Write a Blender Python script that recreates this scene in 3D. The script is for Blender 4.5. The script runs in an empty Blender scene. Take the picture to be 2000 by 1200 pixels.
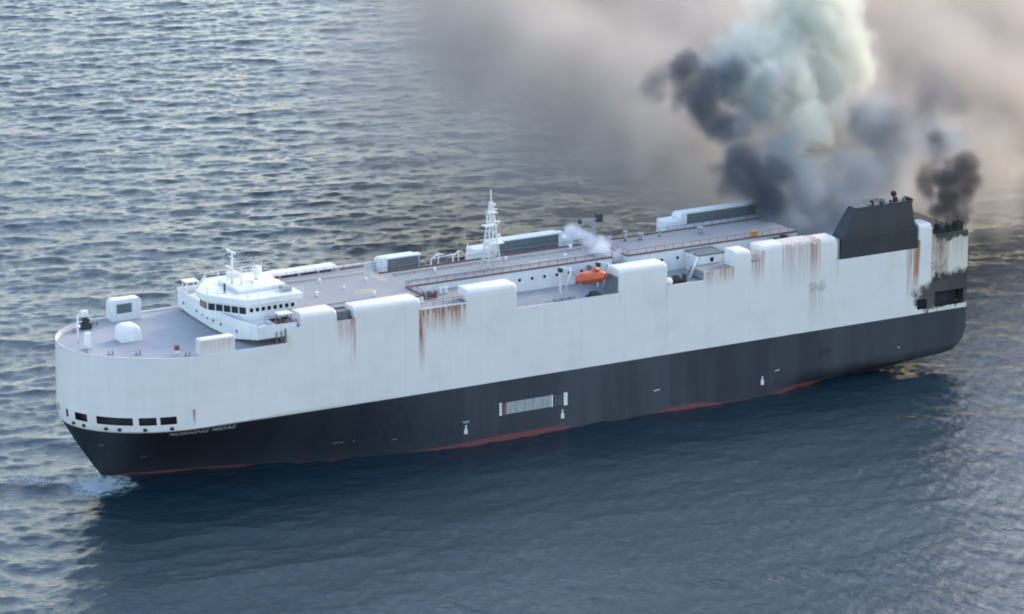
import bpy, bmesh, math, random
import numpy as np
from mathutils import Vector, Matrix

random.seed(7)
R = math.radians
scene = bpy.context.scene
col = scene.collection

# ------------------------------------------------------------------ camera
TH, EL, ROLL, DIST, FPX, TX, TZ = 0.507571, 0.267839, -0.003054, 700.618, 7325.486, 90.4367, 19.9491
fw = Vector((math.sin(TH) * math.cos(EL), math.cos(TH) * math.cos(EL), -math.sin(EL)))
rt = Vector((math.cos(TH), -math.sin(TH), 0))
up = rt.cross(fw)
c_, s_ = math.cos(ROLL), math.sin(ROLL)
rt, up = c_ * rt + s_ * up, -s_ * rt + c_ * up
CAM = Vector((TX, 0, TZ)) - DIST * fw
cd = bpy.data.cameras.new('camera')
cam = bpy.data.objects.new('camera', cd)
col.objects.link(cam)
cam.matrix_world = Matrix(((rt.x, up.x, -fw.x, CAM.x), (rt.y, up.y, -fw.y, CAM.y), (rt.z, up.z, -fw.z, CAM.z), (0, 0, 0, 1)))
cd.sensor_width = 36
cd.lens = FPX / 2000 * 36
cd.clip_start = 5
cd.clip_end = 90000
scene.camera = cam


def at(a, b, Y):
    """photo pixel -> point at athwartships distance Y from the ship's centre line"""
    d = fw + rt * ((a - 1000) / FPX) - up * ((b - 600) / FPX)
    return CAM + d * ((Y - CAM.y) / d.y)


# ------------------------------------------------------------------ sky, sun, exposure
SUN_AZ = R(61 - 42)        # direction to the sun, from +x towards +y
SUN_EL = R(25)
world = bpy.data.worlds.new('World')
scene.world = world
world.use_nodes = True
wn = world.node_tree
bg = wn.nodes['Background']
sky = wn.nodes.new('ShaderNodeTexSky')
sky.sky_type = 'NISHITA'
sky.sun_disc = False
sky.sun_elevation = SUN_EL
sky.sun_rotation = R(90) - SUN_AZ
sky.altitude = 100
sky.air_density = 1.0
sky.dust_density = 1.2
sky.ozone_density = 0.4
wn.links.new(sky.outputs['Color'], bg.inputs['Color'])
bg.inputs['Strength'].default_value = 0.15
sd = bpy.data.lights.new('sun', 'SUN')
sun = bpy.data.objects.new('sun', sd)
col.objects.link(sun)
sd.energy = 0.65
sd.angle = R(15)
sd.color = (1.0, 0.86, 0.74)
to_sun = Vector((math.cos(SUN_AZ) * math.cos(SUN_EL), math.sin(SUN_AZ) * math.cos(SUN_EL), math.sin(SUN_EL)))
sun.rotation_euler = to_sun.to_track_quat('Z', 'Y').to_euler()
sun.location = (300, 200, 200)
vs = scene.view_settings
vs.view_transform = 'Standard'
vs.look = 'None'
vs.gamma = 1
vs.exposure = 1.68
cy = scene.cycles
cy.use_denoising = True
cy.max_bounces = 6
cy.diffuse_bounces = 3
cy.glossy_bounces = 3
cy.transparent_max_bounces = 8
cy.volume_bounces = 3
cy.volume_step_rate = 1.5
cy.volume_max_steps = 400
cy.sample_clamp_indirect = 6
cy.filter_width = 1.9

# ------------------------------------------------------------------ helpers
def tag(o, label=None, cat=None, group=None, kind=None):
    if label: o['label'] = label
    if cat: o['category'] = cat
    if group: o['group'] = group
    if kind: o['kind'] = kind
    return o


def empty(name, loc, parent=None):
    o = bpy.data.objects.new(name, None)
    col.objects.link(o)
    o.location = loc
    o.empty_display_size = 2
    if parent: par(o, parent)
    return o


ORG = {}


def par(o, parent):
    o.parent = parent
    off = parent.location if parent.type == 'EMPTY' else Vector((0, 0, 0))
    o.matrix_parent_inverse = Matrix.Translation(-off)


class MB:
    """collects shapes in world coordinates, builds ONE mesh object"""
    def __init__(s): s.v = []; s.f = []; s.sm = []

    def add(s, vs, fs, smooth=False):
        n = len(s.v)
        s.v += [tuple(v) for v in vs]
        s.f += [tuple(i + n for i in f) for f in fs]
        s.sm += [smooth] * len(fs)
        return s

    def box(s, x0, x1, y0, y1, z0, z1):
        v = [(x, y, z) for z in (z0, z1) for y in (y0, y1) for x in (x0, x1)]
        return s.add(v, [(0, 2, 3, 1), (4, 5, 7, 6), (0, 1, 5, 4), (2, 6, 7, 3), (0, 4, 6, 2), (1, 3, 7, 5)])

    def prism(s, poly, z0, z1):
        """poly: list of (x, y), z0/z1 numbers or per-vertex lists"""
        n = len(poly)
        if sum(poly[i][0] * poly[(i + 1) % n][1] - poly[(i + 1) % n][0] * poly[i][1] for i in range(n)) < 0:
            poly = poly[::-1]
            if not isinstance(z0, (int, float)): z0 = z0[::-1]
            if not isinstance(z1, (int, float)): z1 = z1[::-1]
        a = [z0] * n if isinstance(z0, (int, float)) else z0
        b = [z1] * n if isinstance(z1, (int, float)) else z1
        v = [(p[0], p[1], a[i]) for i, p in enumerate(poly)] + [(p[0], p[1], b[i]) for i, p in enumerate(poly)]
        f = [tuple(range(n))[::-1], tuple(range(n, 2 * n))]
        f += [(i, (i + 1) % n, n + (i + 1) % n, n + i) for i in range(n)]
        return s.add(v, f)

    def tube(s, a, b, r0, r1=None, k=6, smooth=True):
        a, b = Vector(a), Vector(b)
        r1 = r0 if r1 is None else r1
        d = (b - a).normalized()
        u = d.orthogonal().normalized()
        w = d.cross(u)
        v = []
        for p, r in ((a, r0), (b, r1)):
            for i in range(k):
                t = 2 * math.pi * i / k
                v.append(p + (u * math.cos(t) + w * math.sin(t)) * r)
        s.add(v, [(i, (i + 1) % k, k + (i + 1) % k, k + i) for i in range(k)], smooth)
        s.add(v[:k], [tuple(range(k))[::-1]])
        s.add(v[k:], [tuple(range(k))])
        return s

    def grid(s, rows, smooth=True, close=False):
        n = len(rows[0])
        v = [p for r in rows for p in r]
        f = []
        for j in range(len(rows) - 1):
            for i in range(n if close else n - 1):
                i2 = (i + 1) % n
                f.append((j * n + i, j * n + i2, (j + 1) * n + i2, (j + 1) * n + i))
        return s.add(v, f, smooth)

    def sphere(s, c, r, sz=1.0, seg=14, rings=9):
        rows = []
        for j in range(rings + 1):
            t = math.pi * j / rings
            rows.append([(c[0] + r * math.sin(t) * math.cos(2 * math.pi * i / seg), c[1] + r * math.sin(t) * math.sin(2 * math.pi * i / seg), c[2] - r * sz * math.cos(t)) for i in range(seg)])
        return s.grid(rows, True, True)

    def build(s, name, m, parent=None, origin=None, bevel=0, recalc=True):
        me = bpy.data.meshes.new(name)
        me.from_pydata(s.v, [], s.f)
        me.polygons.foreach_set('use_smooth', s.sm)
        if recalc or bevel:
            bm = bmesh.new()
            bm.from_mesh(me)
            bmesh.ops.remove_doubles(bm, verts=bm.verts, dist=0.0005)
            bmesh.ops.recalc_face_normals(bm, faces=bm.faces)
            if bevel:
                ed = [e for e in bm.edges if len(e.link_faces) == 2 and e.calc_face_angle(0) > 0.6]
                bmesh.ops.bevel(bm, geom=ed, offset=bevel, segments=2, profile=0.5, affect='EDGES', clamp_overlap=True)
            bm.to_mesh(me)
            bm.free()
        me.materials.append(m)
        o = bpy.data.objects.new(name, me)
        col.objects.link(o)
        if parent: par(o, parent)
        return o


def box(name, m, parent, x0, x1, y0, y1, z0, z1, bevel=0):
    return MB().box(x0, x1, y0, y1, z0, z1).build(name, m, parent, bevel=bevel)


# ------------------------------------------------------------------ materials
class NT:
    def __init__(s, m):
        s.t = m.node_tree; s.n = s.t.nodes; s.l = s.t.links

    def new(s, ty, **k):
        n = s.n.new(ty)
        for a, b in k.items(): setattr(n, a, b)
        return n

    def val(s, sock, v):
        if isinstance(v, bpy.types.NodeSocket): s.l.new(v, sock)
        else: sock.default_value = v

    def math(s, op, a, b=0.0, c=0.0, clamp=False):
        n = s.new('ShaderNodeMath', operation=op, use_clamp=clamp)
        s.val(n.inputs[0], a); s.val(n.inputs[1], b); s.val(n.inputs[2], c)
        return n.outputs[0]

    def ramp(s, v, a, b, lo=0.0, hi=1.0, smooth=True):
        n = s.new('ShaderNodeMapRange', interpolation_type='SMOOTHSTEP' if smooth else 'LINEAR')
        s.val(n.inputs['Value'], v)
        n.inputs['From Min'].default_value = a; n.inputs['From Max'].default_value = b
        n.inputs['To Min'].default_value = lo; n.inputs['To Max'].default_value = hi
        return n.outputs['Result']

    def noise(s, vec, scale=(1, 1, 1), detail=3, rough=0.55, off=(0, 0, 0)):
        mp = s.new('ShaderNodeMapping')
        mp.inputs['Scale'].default_value = scale
        mp.inputs['Location'].default_value = off
        s.l.new(vec, mp.inputs['Vector'])
        n = s.new('ShaderNodeTexNoise')
        n.inputs['Scale'].default_value = 1.0
        n.inputs['Detail'].default_value = detail
        n.inputs['Roughness'].default_value = rough
        s.l.new(mp.outputs[0], n.inputs['Vector'])
        return n.outputs['Fac']

    def mix(s, f, a, b):
        n = s.new('ShaderNodeMix', data_type='RGBA')
        s.val(n.inputs[0], f)
        for k, c in ((6, a), (7, b)):
            if isinstance(c, tuple): c = c + (1,) if len(c) == 3 else c
            s.val(n.inputs[k], c)
        return n.outputs[2]


def newmat(name):
    m = bpy.data.materials.new(name)
    m.use_nodes = True
    t = NT(m)
    return m, t, t.n['Principled BSDF']


def paint(name, c, rough=0.5, var=0.12, scale=0.6, streak=True, metal=0.0, dirt=None, dirt_amt=0.3):
    m, t, b = newmat(name)
    co = t.new('ShaderNodeTexCoord').outputs['Object']
    n1 = t.noise(co, (scale, scale, scale * (0.25 if streak else 1)), 5, 0.6)
    n2 = t.noise(co, (scale * 4, scale * 4, scale * (0.5 if streak else 4)), 4, 0.6, (7, 3, 1))
    f = t.ramp(t.math('MULTIPLY_ADD', n2, 0.5, t.math('MULTIPLY', n1, 0.5)), 0.35, 0.68)
    d = tuple(x * (1 - var) for x in c)
    e = tuple(min(1, x * (1 + var * 0.5)) for x in c)
    cc = t.mix(f, d, e)
    if dirt:
        g = t.ramp(t.noise(co, (scale * .8, scale * .8, scale * .4), 6, 0.7, (31, 5, 9)), 0.56, 0.75, 0, dirt_amt)
        cc = t.mix(g, cc, dirt)
    t.l.new(cc, b.inputs['Base Color'])
    t.l.new(t.ramp(n2, 0.3, 0.7, rough - 0.08, rough + 0.1), b.inputs['Roughness'])
    b.inputs['Metallic'].default_value = metal
    return m


# streaks: x0, x1, z top, z bottom, strength   (rust running down the plating)
RUST = [(62.7, 72.3, 27.6, 21.0, 1.1), (62.2, 63.7, 27.0, 13.5, 1.3), (46.0, 49.6, 27.4, 21.5, 0.65), (48.4, 49.8, 27.2, 14.5, 1.0),
        (122.7, 129.4, 26.8, 22.4, 0.85), (133.0, 135.2, 27.5, 21.0, 0.9), (139.8, 147.2, 30.5, 19.0, 0.55), (146.2, 148.8, 29.4, 19.0, 1.0), (135.0, 136.2, 28.5, 21, .6),
        (168.6, 171.8, 26.0, 12.0, 1.5), (171.6, 174.6, 17.0, 11.4, 0.7), (174.3, 178.6, 29.0, 8, 1.0), (178.6, 183.0, 27, 18, .4), (19.2, 26.0, 27.0, 24.0, 0.4), (17.6, 18.3, 15.0, 11.3, 1.0), (152.3, 153.0, 25, 18, .3),
        (103.9, 104.8, 25, 19, .18), (114, 115, 25, 18, .2), (88, 89, 24, 16, .12), (36, 37, 26, 20, .2), (146.0, 149.5, 21.0, 12, .35)]
SOOT = [(172.2, 176.5, 11.8, 16.8, 1.6), (174.6, 185, 12.0, 18.6, 2.0), (175.0, 177.6, 16.0, 27.2, 0.45), (170.2, 174, 13, 16.2, 1.1), (174.4, 184, 25.6, 30, 1.4), (145.8, 150, 19.0, 21.0, .35)]


def hull_material():
    m, t, b = newmat('hull_paint')
    co = t.new('ShaderNodeTexCoord').outputs['Object']
    sp = t.new('ShaderNodeSeparateXYZ')
    t.l.new(co, sp.inputs[0])
    x, y, z = sp.outputs
    st = t.noise(co, (0.9, 0.9, 0.05), 5, 0.62)
    st2 = t.noise(co, (3.2, 3.2, 0.12), 4, 0.6, (3, 8, 2))
    bl = t.noise(co, (0.12, 0.12, 0.10), 5, 0.6, (11, 2, 4))
    # plating seams: faint vertical and horizontal lines
    fx = t.math('FRACT', t.math('MULTIPLY', x, 1 / 9.15))
    fz = t.math('FRACT', t.math('MULTIPLY', z, 1 / 2.9))
    seam = t.math('MAXIMUM', t.ramp(t.math('ABSOLUTE', t.math('SUBTRACT', fx, 0.5)), 0.008, 0.014, 1, 0), t.ramp(t.math('ABSOLUTE', t.math('SUBTRACT', fz, 0.5)), 0.012, 0.03, 1, 0))
    white = t.mix(t.ramp(st, 0.35, 0.7), (0.745, 0.695, 0.665), (0.775, 0.725, 0.69))
    white = t.mix(t.ramp(bl, 0.48, 0.72, 0, 0.5), white, (0.64, 0.60, 0.56))
    white = t.mix(t.math('MULTIPLY', seam, 0.12), white, (0.45, 0.44, 0.42))
    # weathered yellowish plating towards the stern
    aft = t.math('MAXIMUM', t.math('MULTIPLY', t.ramp(x, 138, 150), t.ramp(st, 0.42, 0.66, 0, 0.4)), t.ramp(x, 173.5, 176, 0, .75))
    white = t.mix(aft, white, (0.66, 0.62, 0.50))
    rmask = None
    comb = t.ramp(st2, 0.30, 0.60)
    for (x0, x1, zt, zb, k) in RUST:
        w = min(0.35, (x1 - x0) * 0.3)
        a = t.math('MULTIPLY', t.ramp(x, x0 - 0.1, x0 + w), t.ramp(x, x1 - w, x1 + 0.1, 1, 0))
        a = t.math('MULTIPLY', a, t.math('MULTIPLY', t.ramp(z, zb, zt, 0, k), t.ramp(z, zt, zt + 0.25, 1, 0)))
        a = t.math('MULTIPLY', a, comb)
        rmask = a if rmask is None else t.math('MAXIMUM', rmask, a)
    yn = t.ramp(y, -14.5, -11.0, 1, 0)
    rmask = t.math('MULTIPLY', rmask, yn, clamp=True)
    rust = t.mix(t.ramp(st2, .4, .7), (0.50, 0.27, 0.14), (0.27, 0.095, 0.035))
    white = t.mix(rmask, white, rust)
    smask = None
    sn = t.noise(co, (0.45, 0.45, 0.35), 5, 0.65, (5, 1, 3))
    sx_ = t.math('ADD', x, t.math('MULTIPLY_ADD', t.noise(co, (.35, .35, .5), 5, .68, (1, 6, 2)), 5.0, -2.5))
    sz_ = t.math('ADD', z, t.math('MULTIPLY_ADD', t.noise(co, (.5, .5, .3), 5, .68, (8, 1, 5)), 5.0, -2.5))
    for (x0, x1, z0, z1, k) in SOOT:
        a = t.math('MULTIPLY', t.ramp(sx_, x0 - 0.7, x0 + 0.9), t.ramp(sx_, x1 - 0.7, x1 + 0.9, 1, 0))
        a = t.math('MULTIPLY', a, t.math('MULTIPLY', t.ramp(sz_, z0 - .5, z0 + 0.6), t.ramp(sz_, z1 - 2.2, z1 + 1.2, k, 0)))
        smask = a if smask is None else t.math('MAXIMUM', smask, a)
    smask = t.math('MULTIPLY', smask, t.ramp(sn, 0.22, 0.50), clamp=True)
    white = t.mix(t.ramp(smask, 0, .5, 0, .55), white, (0.20, 0.15, 0.12))
    white = t.mix(t.ramp(smask, .25, .95), white, (0.026, 0.026, 0.029))
    # dark topside paint with worn, patched panels
    def cell(sx, sz, off):
        cv = t.new('ShaderNodeCombineXYZ')
        t.val(cv.inputs[0], t.math('FLOOR', t.math('MULTIPLY_ADD', x, 1 / sx, off)))
        t.val(cv.inputs[1], t.math('FLOOR', t.math('MULTIPLY', z, 1 / sz)))
        wnz = t.new('ShaderNodeTexWhiteNoise', noise_dimensions='2D')
        t.l.new(cv.outputs[0], wnz.inputs['Vector'])
        return wnz.outputs['Value']
    white = t.mix(t.math('MULTIPLY', cell(9.15, 2.9, .5), 0.10), white, (0.60, 0.575, 0.55))
    pn = t.noise(co, (0.10, 0.0, 0.02), 3, 0.6, (2, 0, 0))
    f = t.math('MULTIPLY_ADD', cell(7.3, 60, .2), 0.45, t.math('ADD', t.math('MULTIPLY', cell(3.1, 60, .7), .2), t.ramp(pn, 0.42, 0.6, 0, 0.35)))
    dark = t.mix(t.math('MULTIPLY', f, t.ramp(x, 20, 110, 0.2, 1.0)), (0.0165, 0.0215, 0.032), (0.054, 0.060, 0.074))
    dark = t.mix(t.ramp(st2, 0.58, 0.72, 0, 0.12), dark, (0.08, 0.08, 0.085))
    scuff = t.math('MULTIPLY', t.ramp(t.noise(co, (0.25, 1, 1.6), 5, 0.7, (4, 4, 4)), 0.60, 0.70, 0, 0.35), t.ramp(z, 3.5, 1.0))
    dark = t.mix(scuff, dark, (0.10, 0.06, 0.05))
    red = t.mix(st2, (0.13, 0.035, 0.042), (0.21, 0.06, 0.065))
    # boot-topping shows only where the hull rides higher or the dark paint has worn off
    hr = None
    for (x0, x1, x2, x3, hgt) in ((4, 10, 24, 40, .42), (58, 82, 90, 98, .95), (108, 117, 121, 128, .85), (136, 143, 147, 153, .95)):
        bmp = t.math('MULTIPLY', t.ramp(x, x0, x1, 0, hgt), t.ramp(x, x2, x3, 1, 0))
        hr = bmp if hr is None else t.math('MAXIMUM', hr, bmp)
    wob = t.math('SUBTRACT', t.math('MULTIPLY_ADD', t.noise(co, (0.3, 0.3, 0.5), 4, 0.6), -0.25, z), t.math('SUBTRACT', hr, .12))
    c = t.mix(t.ramp(wob, -.06, .06), red, dark)
    c = t.mix(t.ramp(z, 11.26, 11.34), c, white)
    t.l.new(c, b.inputs['Base Color'])
    rr = t.ramp(st2, 0.3, 0.7, 0.42, 0.6)
    t.l.new(rr, b.inputs['Roughness'])
    bp = t.new('ShaderNodeBump')
    bp.inputs['Strength'].default_value = 0.25
    bp.inputs['Distance'].default_value = 0.05
    t.l.new(t.math('ADD', t.noise(co, (0.35, 0.35, 0.35), 3, 0.5), t.math('MULTIPLY', seam, -0.3)), bp.inputs['Height'])
    t.l.new(bp.outputs[0], b.inputs['Normal'])
    return m


M = {}
M['hull'] = hull_material()
M['white'] = paint('white_paint', (0.76, 0.76, 0.75), 0.45, 0.08, 0.5, dirt=(0.50, 0.44, 0.36), dirt_amt=0.3)
M['deck'] = paint('deck_paint', (0.285, 0.28, 0.28), 0.6, 0.12, 0.3, False, dirt=(0.30, 0.25, 0.20), dirt_amt=0.45)
M['fore'] = paint('foredeck_paint', (0.325, 0.33, 0.35), 0.6, 0.1, 0.25, False, dirt=(0.28, 0.28, 0.28), dirt_amt=0.35)
M['louvre'] = paint('louvre_grey', (0.13, 0.155, 0.165), 0.6, 0.2, 0.7)
M['slat'] = paint('slat_grey', (0.17, 0.20, 0.21), 0.55, 0.2, 0.9)
M['dark'] = paint('dark_steel', (0.035, 0.04, 0.045), 0.6, 0.3, 0.9)
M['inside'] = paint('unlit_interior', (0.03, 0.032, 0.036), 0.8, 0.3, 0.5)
M['red'] = paint('oxide_red', (0.20, 0.085, 0.085), 0.65, 0.25, 1.2, False)
M['rail'] = paint('rail_red', (0.26, 0.14, 0.14), 0.6, 0.2, 1.2, False)
M['funnel'] = paint('funnel_black', (0.030, 0.032, 0.038), 0.5, 0.3, 0.35, dirt=(0.07, 0.068, 0.065), dirt_amt=0.6)
M['grey'] = paint('machinery_grey', (0.30, 0.32, 0.33), 0.55, 0.2, 1.0, dirt=(0.2, 0.12, 0.08), dirt_amt=0.4)
M['orange'] = paint('lifeboat_orange', (0.62, 0.115, 0.045), 0.38, 0.12, 0.8, False, dirt=(0.35, 0.08, 0.05), dirt_amt=0.4)
M['hatch'] = paint('lifeboat_hatch', (0.30, 0.06, 0.035), 0.5, 0.12, 1.0, False)
M['yellow'] = paint('worn_yellow', (0.42, 0.36, 0.25), 0.6, 0.2, 0.8, False, dirt=(0.32, 0.31, 0.32), dirt_amt=1.0)
M['orange_box'] = paint('equipment_orange', (0.55, 0.25, 0.05), 0.5, 0.2, 1.0, False)
M['burnt'] = paint('burnt_steel', (0.03, 0.029, 0.029), 0.85, 0.4, 1.3, False, dirt=(0.10, 0.07, 0.055), dirt_amt=0.6)
M['lettering'] = paint('white_lettering', (0.72, 0.72, 0.70), 0.5, 0.2, 1.5)
M['door'] = paint('worn_door_plate', (0.36, 0.37, 0.37), 0.55, 0.22, 1.3, dirt=(0.16, 0.12, 0.11), dirt_amt=0.75)
m, t, b = newmat('window_glass')
b.inputs['Base Color'].default_value = (0.012, 0.02, 0.028, 1)
b.inputs['Roughness'].default_value = 0.08
b.inputs['IOR'].default_value = 1.5
M['glass'] = m


def water_material():
    m, t, b = newmat('sea_water')
    co = t.new('ShaderNodeTexCoord').outputs['Object']
    rot = t.new('ShaderNodeMapping')
    rot.inputs['Rotation'].default_value = (0, 0, TH)      # ripple crests lie across the wind
    t.l.new(co, rot.inputs['Vector'])
    v = rot.outputs[0]
    n1 = t.noise(v, (0.75, 1.5, 1), 4, 0.6)
    n2 = t.noise(v, (2.6, 4.5, 1), 3, 0.6, (5, 5, 0))
    gust = t.noise(v, (0.012, 0.03, 1), 3, 0.6, (1, 9, 0))
    h = t.math('MULTIPLY_ADD', n2, 0.28, n1)
    bp = t.new('ShaderNodeBump')
    t.l.new(t.ramp(gust, 0.3, 0.7, 0.6, 1.0), bp.inputs['Strength'])
    bp.inputs['Distance'].default_value = 0.29
    t.l.new(h, bp.inputs['Height'])
    t.l.new(bp.outputs[0], b.inputs['Normal'])
    deep = t.mix(t.noise(v, (0.02, 0.03, 1), 3, 0.5, (3, 3, 3)), (0.008, 0.023, 0.035), (0.013, 0.033, 0.045))
    t.l.new(deep, b.inputs['Base Color'])
    b.inputs['Roughness'].default_value = 0.15
    b.inputs['IOR'].default_value = 1.333
    return m


M['water'] = water_material()

# ------------------------------------------------------------------ the sea
rng = np.random.default_rng(11)
NW = 110
lam = np.exp(rng.uniform(math.log(1.7), math.log(38), NW))
# main wave direction: towards the camera, a little from the left
wd = math.atan2(-fw.y, -fw.x) + 0.12 + rng.normal(0, 0.5, NW) * np.clip(1.25 - lam / 50, 0.4, 1.2)
kk = 2 * math.pi / lam
amp = 0.0046 * lam ** 0.88 * np.where(lam > 8, (8 / lam) ** 0.75, 1.0) * rng.uniform(0.5, 1.4, NW)
ph = rng.uniform(0, 2 * math.pi, NW)
kx, ky = kk * np.cos(wd), kk * np.sin(wd)


def waves(X, Y, fine=True):
    X = X.astype(np.float32); Y = Y.astype(np.float32)
    Z = np.zeros_like(X); DX = np.zeros_like(X); DY = np.zeros_like(X)
    for i in range(NW):
        a = (kx[i] * X + ky[i] * Y + ph[i]).astype(np.float32)
        Z += np.float32(amp[i]) * np.sin(a)
        c = np.float32(amp[i] * 0.85) * np.cos(a)
        DX += c * np.float32(math.cos(wd[i])); DY += c * np.float32(math.sin(wd[i]))
    return Z, DX, DY


def far_steps(a, b, step, n, grow=1.28):
    mid = list(np.arange(a, b, step))
    lo, hi, d = [], [], step
    p, q = mid[0], mid[-1]
    for i in range(n):
        d *= grow
        p -= d; q += d
        lo.append(p); hi.append(q)
    return np.array(lo[::-1] + mid + hi)


hx, hy = math.cos(TH), -math.sin(TH)        # across the view
gx, gy = math.sin(TH), math.cos(TH)         # along the view
cgu = CAM.x * hx + CAM.y * hy
cgv = CAM.x * gx + CAM.y * gy
U = far_steps(-190, 190, 0.55, 36)
V = far_steps(455, 1190, 0.78, 36)
UU, VV = np.meshgrid(U, V)
X0 = (cgu + UU) * hx + (cgv + VV) * gx
Y0 = (cgu + UU) * hy + (cgv + VV) * gy
near = np.clip(1 - np.maximum(np.maximum(np.abs(UU) - 175, 0) / 60, np.maximum(np.maximum(VV - 1170, 460 - VV), 0) / 60), 0, 1)
Zw, DXw, DYw = waves(X0, Y0)
Zw *= near; DXw *= near; DYw *= near
nv, nu = UU.shape
co = np.stack([X0 + DXw, Y0 + DYw, Zw], -1).reshape(-1, 3).astype(np.float32)
idx = np.arange(nv * nu).reshape(nv, nu)
quads = np.stack([idx[:-1, :-1], idx[:-1, 1:], idx[1:, 1:], idx[1:, :-1]], -1).reshape(-1, 4)


def fast_mesh(name, co, quads, mat):
    me = bpy.data.meshes.new(name)
    me.vertices.add(len(co))
    me.vertices.foreach_set('co', np.ascontiguousarray(co, dtype=np.float32).ravel())
    me.loops.add(quads.size)
    me.loops.foreach_set('vertex_index', quads.ravel().astype(np.int32))
    me.polygons.add(len(quads))
    me.polygons.foreach_set('loop_start', np.arange(0, quads.size, 4, dtype=np.int32))
    me.polygons.foreach_set('use_smooth', np.ones(len(quads), dtype=bool))
    me.update(calc_edges=True)
    me.materials.append(mat)
    o = bpy.data.objects.new(name, me)
    col.objects.link(o)
    return o


sea = fast_mesh('sea', co, quads, M['water'])
tag(sea, 'grey blue open sea with short wind waves around the ship', kind='structure')

# ------------------------------------------------------------------ the ship: hull form
HB, ZB, ZD, LOA = 16.1, 11.3, 24.6, 183.0
WLX = np.array([0, 4, 8.5, 18, 30, 44.5, 58, 70, 400.])
WLY = np.array([0.25, 1.5, 2.8, 5.0, 8.4, 12.7, 15.2, HB, HB])


def stem(z):
    return float(np.interp(z, [-3, 0, 3.9, 7.1, 11.4, 13.5, 25], [8.6, 7.0, 4.4, 2.4, 0.1, -0.25, 0.0]))


def half(x, z):
    d = max(0.0, x - stem(z))
    u = HB * math.sqrt(max(0, 1 - (1 - min(d, 20) / 20) ** 2))
    w = float(np.interp(d, WLX, WLY))
    t = min(1, max(0, z / 11.55)) ** 1.5
    y = w + (u - w) * t if d > 0 else 0.0
    # run aft, below the knuckle
    if x > 140 and z < 2.6:
        nar = float(np.interp(x, [140, 151, 165, 178, 183], [0, 3.0, 3.6, 6.0, 8]))
        y -= nar * min(1, (2.6 - z) / 2.6) ** 0.9
    return max(0.0, y)


def zkeel(x):
    return float(np.interp(x, [150, 160, 172, 178.8, 182, 183], [-3, -0.8, 0.9, 2.4, 4.2, 7.0]))


ZR = [-3, -1.2, 0, 0.7, 1.4, 2.4, 3.4, 4.2, 5.6, 7, 8.4, 9.8, 11.25, 11.6, 12.2, 12.8, 14.2, 15.2, 17.5, 20, 22.5, 24.6]
XR = sorted(set([0, .04, .1, .2, .4, .69, 1.1, 1.5, 1.87, 2.4, 2.94, 3.6, 4.6, 5.6, 6.8, 7.9, 8.8, 10.2, 11.6, 12.2, 13.6, 15, 16.5, 18, 20, 23, 26, 30, 34, 38, 43, 48, 54, 60, 68, 75] + list(range(80, 171, 6)) + [171.3, 173.6, 175.4, 178, 180, 182.2, 183]))
# mooring deck openings in the shell: (station from, to, z from, to), both sides
OPEN = [(.1, .2, 12.8, 14.2), (.69, 1.87, 12.8, 14.2), (2.94, 7.9, 12.8, 14.2), (8.8, 11.6, 12.8, 14.2), (12.2, 15, 12.8, 14.2), (171.3, 173.6, 12.2, 14.2), (175.4, 182.2, 12.2, 15.2)]


def hp(X, z, side, inset=0.0):
    x = X + stem(z) * (1 - X / 75) if X < 75 else X
    zz = max(z, zkeel(X)) if X > 150 else z
    y = half(x, zz)
    if inset:
        y = max(0, y - inset); x = max(x, stem(z) + inset * 0.9)
    return (x, side * y, zz)


ship = empty('car_carrier_ship', (90, 0, 0))
tag(ship, 'white over black car carrier ship on fire at its stern', 'ship')

mb = MB()
for side in (-1, 1):
    P = [[hp(X, z, side) for X in XR] for z in ZR]
    for j in range(len(ZR) - 1):
        for i in range(len(XR) - 1):
            cx, cz = (XR[i] + XR[i + 1]) / 2, (ZR[j] + ZR[j + 1]) / 2
            if any(a < cx < b and c < cz < d for a, b, c, d in OPEN): continue
            mb.add([P[j][i], P[j][i + 1], P[j + 1][i + 1], P[j + 1][i]], [(0, 1, 2, 3)], True)
    # gunwale lip: top edge turned in
    lip = [[hp(X, ZD, side) for X in XR], [hp(X, ZD, side, 0.3) for X in XR], [(p[0], p[1], ZD - 0.45) for p in [hp(X, ZD, side, 0.3) for X in XR]]]
    mb.grid(lip, False)
# transom
for j in range(len(ZR) - 1):
    a, b_ = hp(183, ZR[j], -1), hp(183, ZR[j], 1)
    c, d = hp(183, ZR[j + 1], 1), hp(183, ZR[j + 1], -1)
    if abs(a[2] - c[2]) > 1e-3: mb.add([a, b_, c, d], [(0, 1, 2, 3)])
bm_ = mb.build('hull', M['hull'], ship)
hull = bm_
tag(hull, 'white upper and black lower hull with red waterline and rust')
# mark sharp edges at the gunwale
hull.data.polygons.foreach_set('use_smooth', [True] * len(hull.data.polygons))
hull.data.set_sharp_from_angle(angle=R(35))

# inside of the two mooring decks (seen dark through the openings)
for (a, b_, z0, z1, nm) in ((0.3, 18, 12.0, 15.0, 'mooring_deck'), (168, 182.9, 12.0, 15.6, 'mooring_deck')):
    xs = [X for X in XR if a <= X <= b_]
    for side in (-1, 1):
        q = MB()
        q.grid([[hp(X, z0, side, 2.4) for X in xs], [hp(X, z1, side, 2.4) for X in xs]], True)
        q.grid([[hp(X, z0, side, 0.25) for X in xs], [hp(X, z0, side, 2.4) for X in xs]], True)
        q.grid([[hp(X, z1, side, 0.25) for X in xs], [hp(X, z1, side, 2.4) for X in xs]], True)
        q.build(nm, M['inside'], hull)

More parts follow.
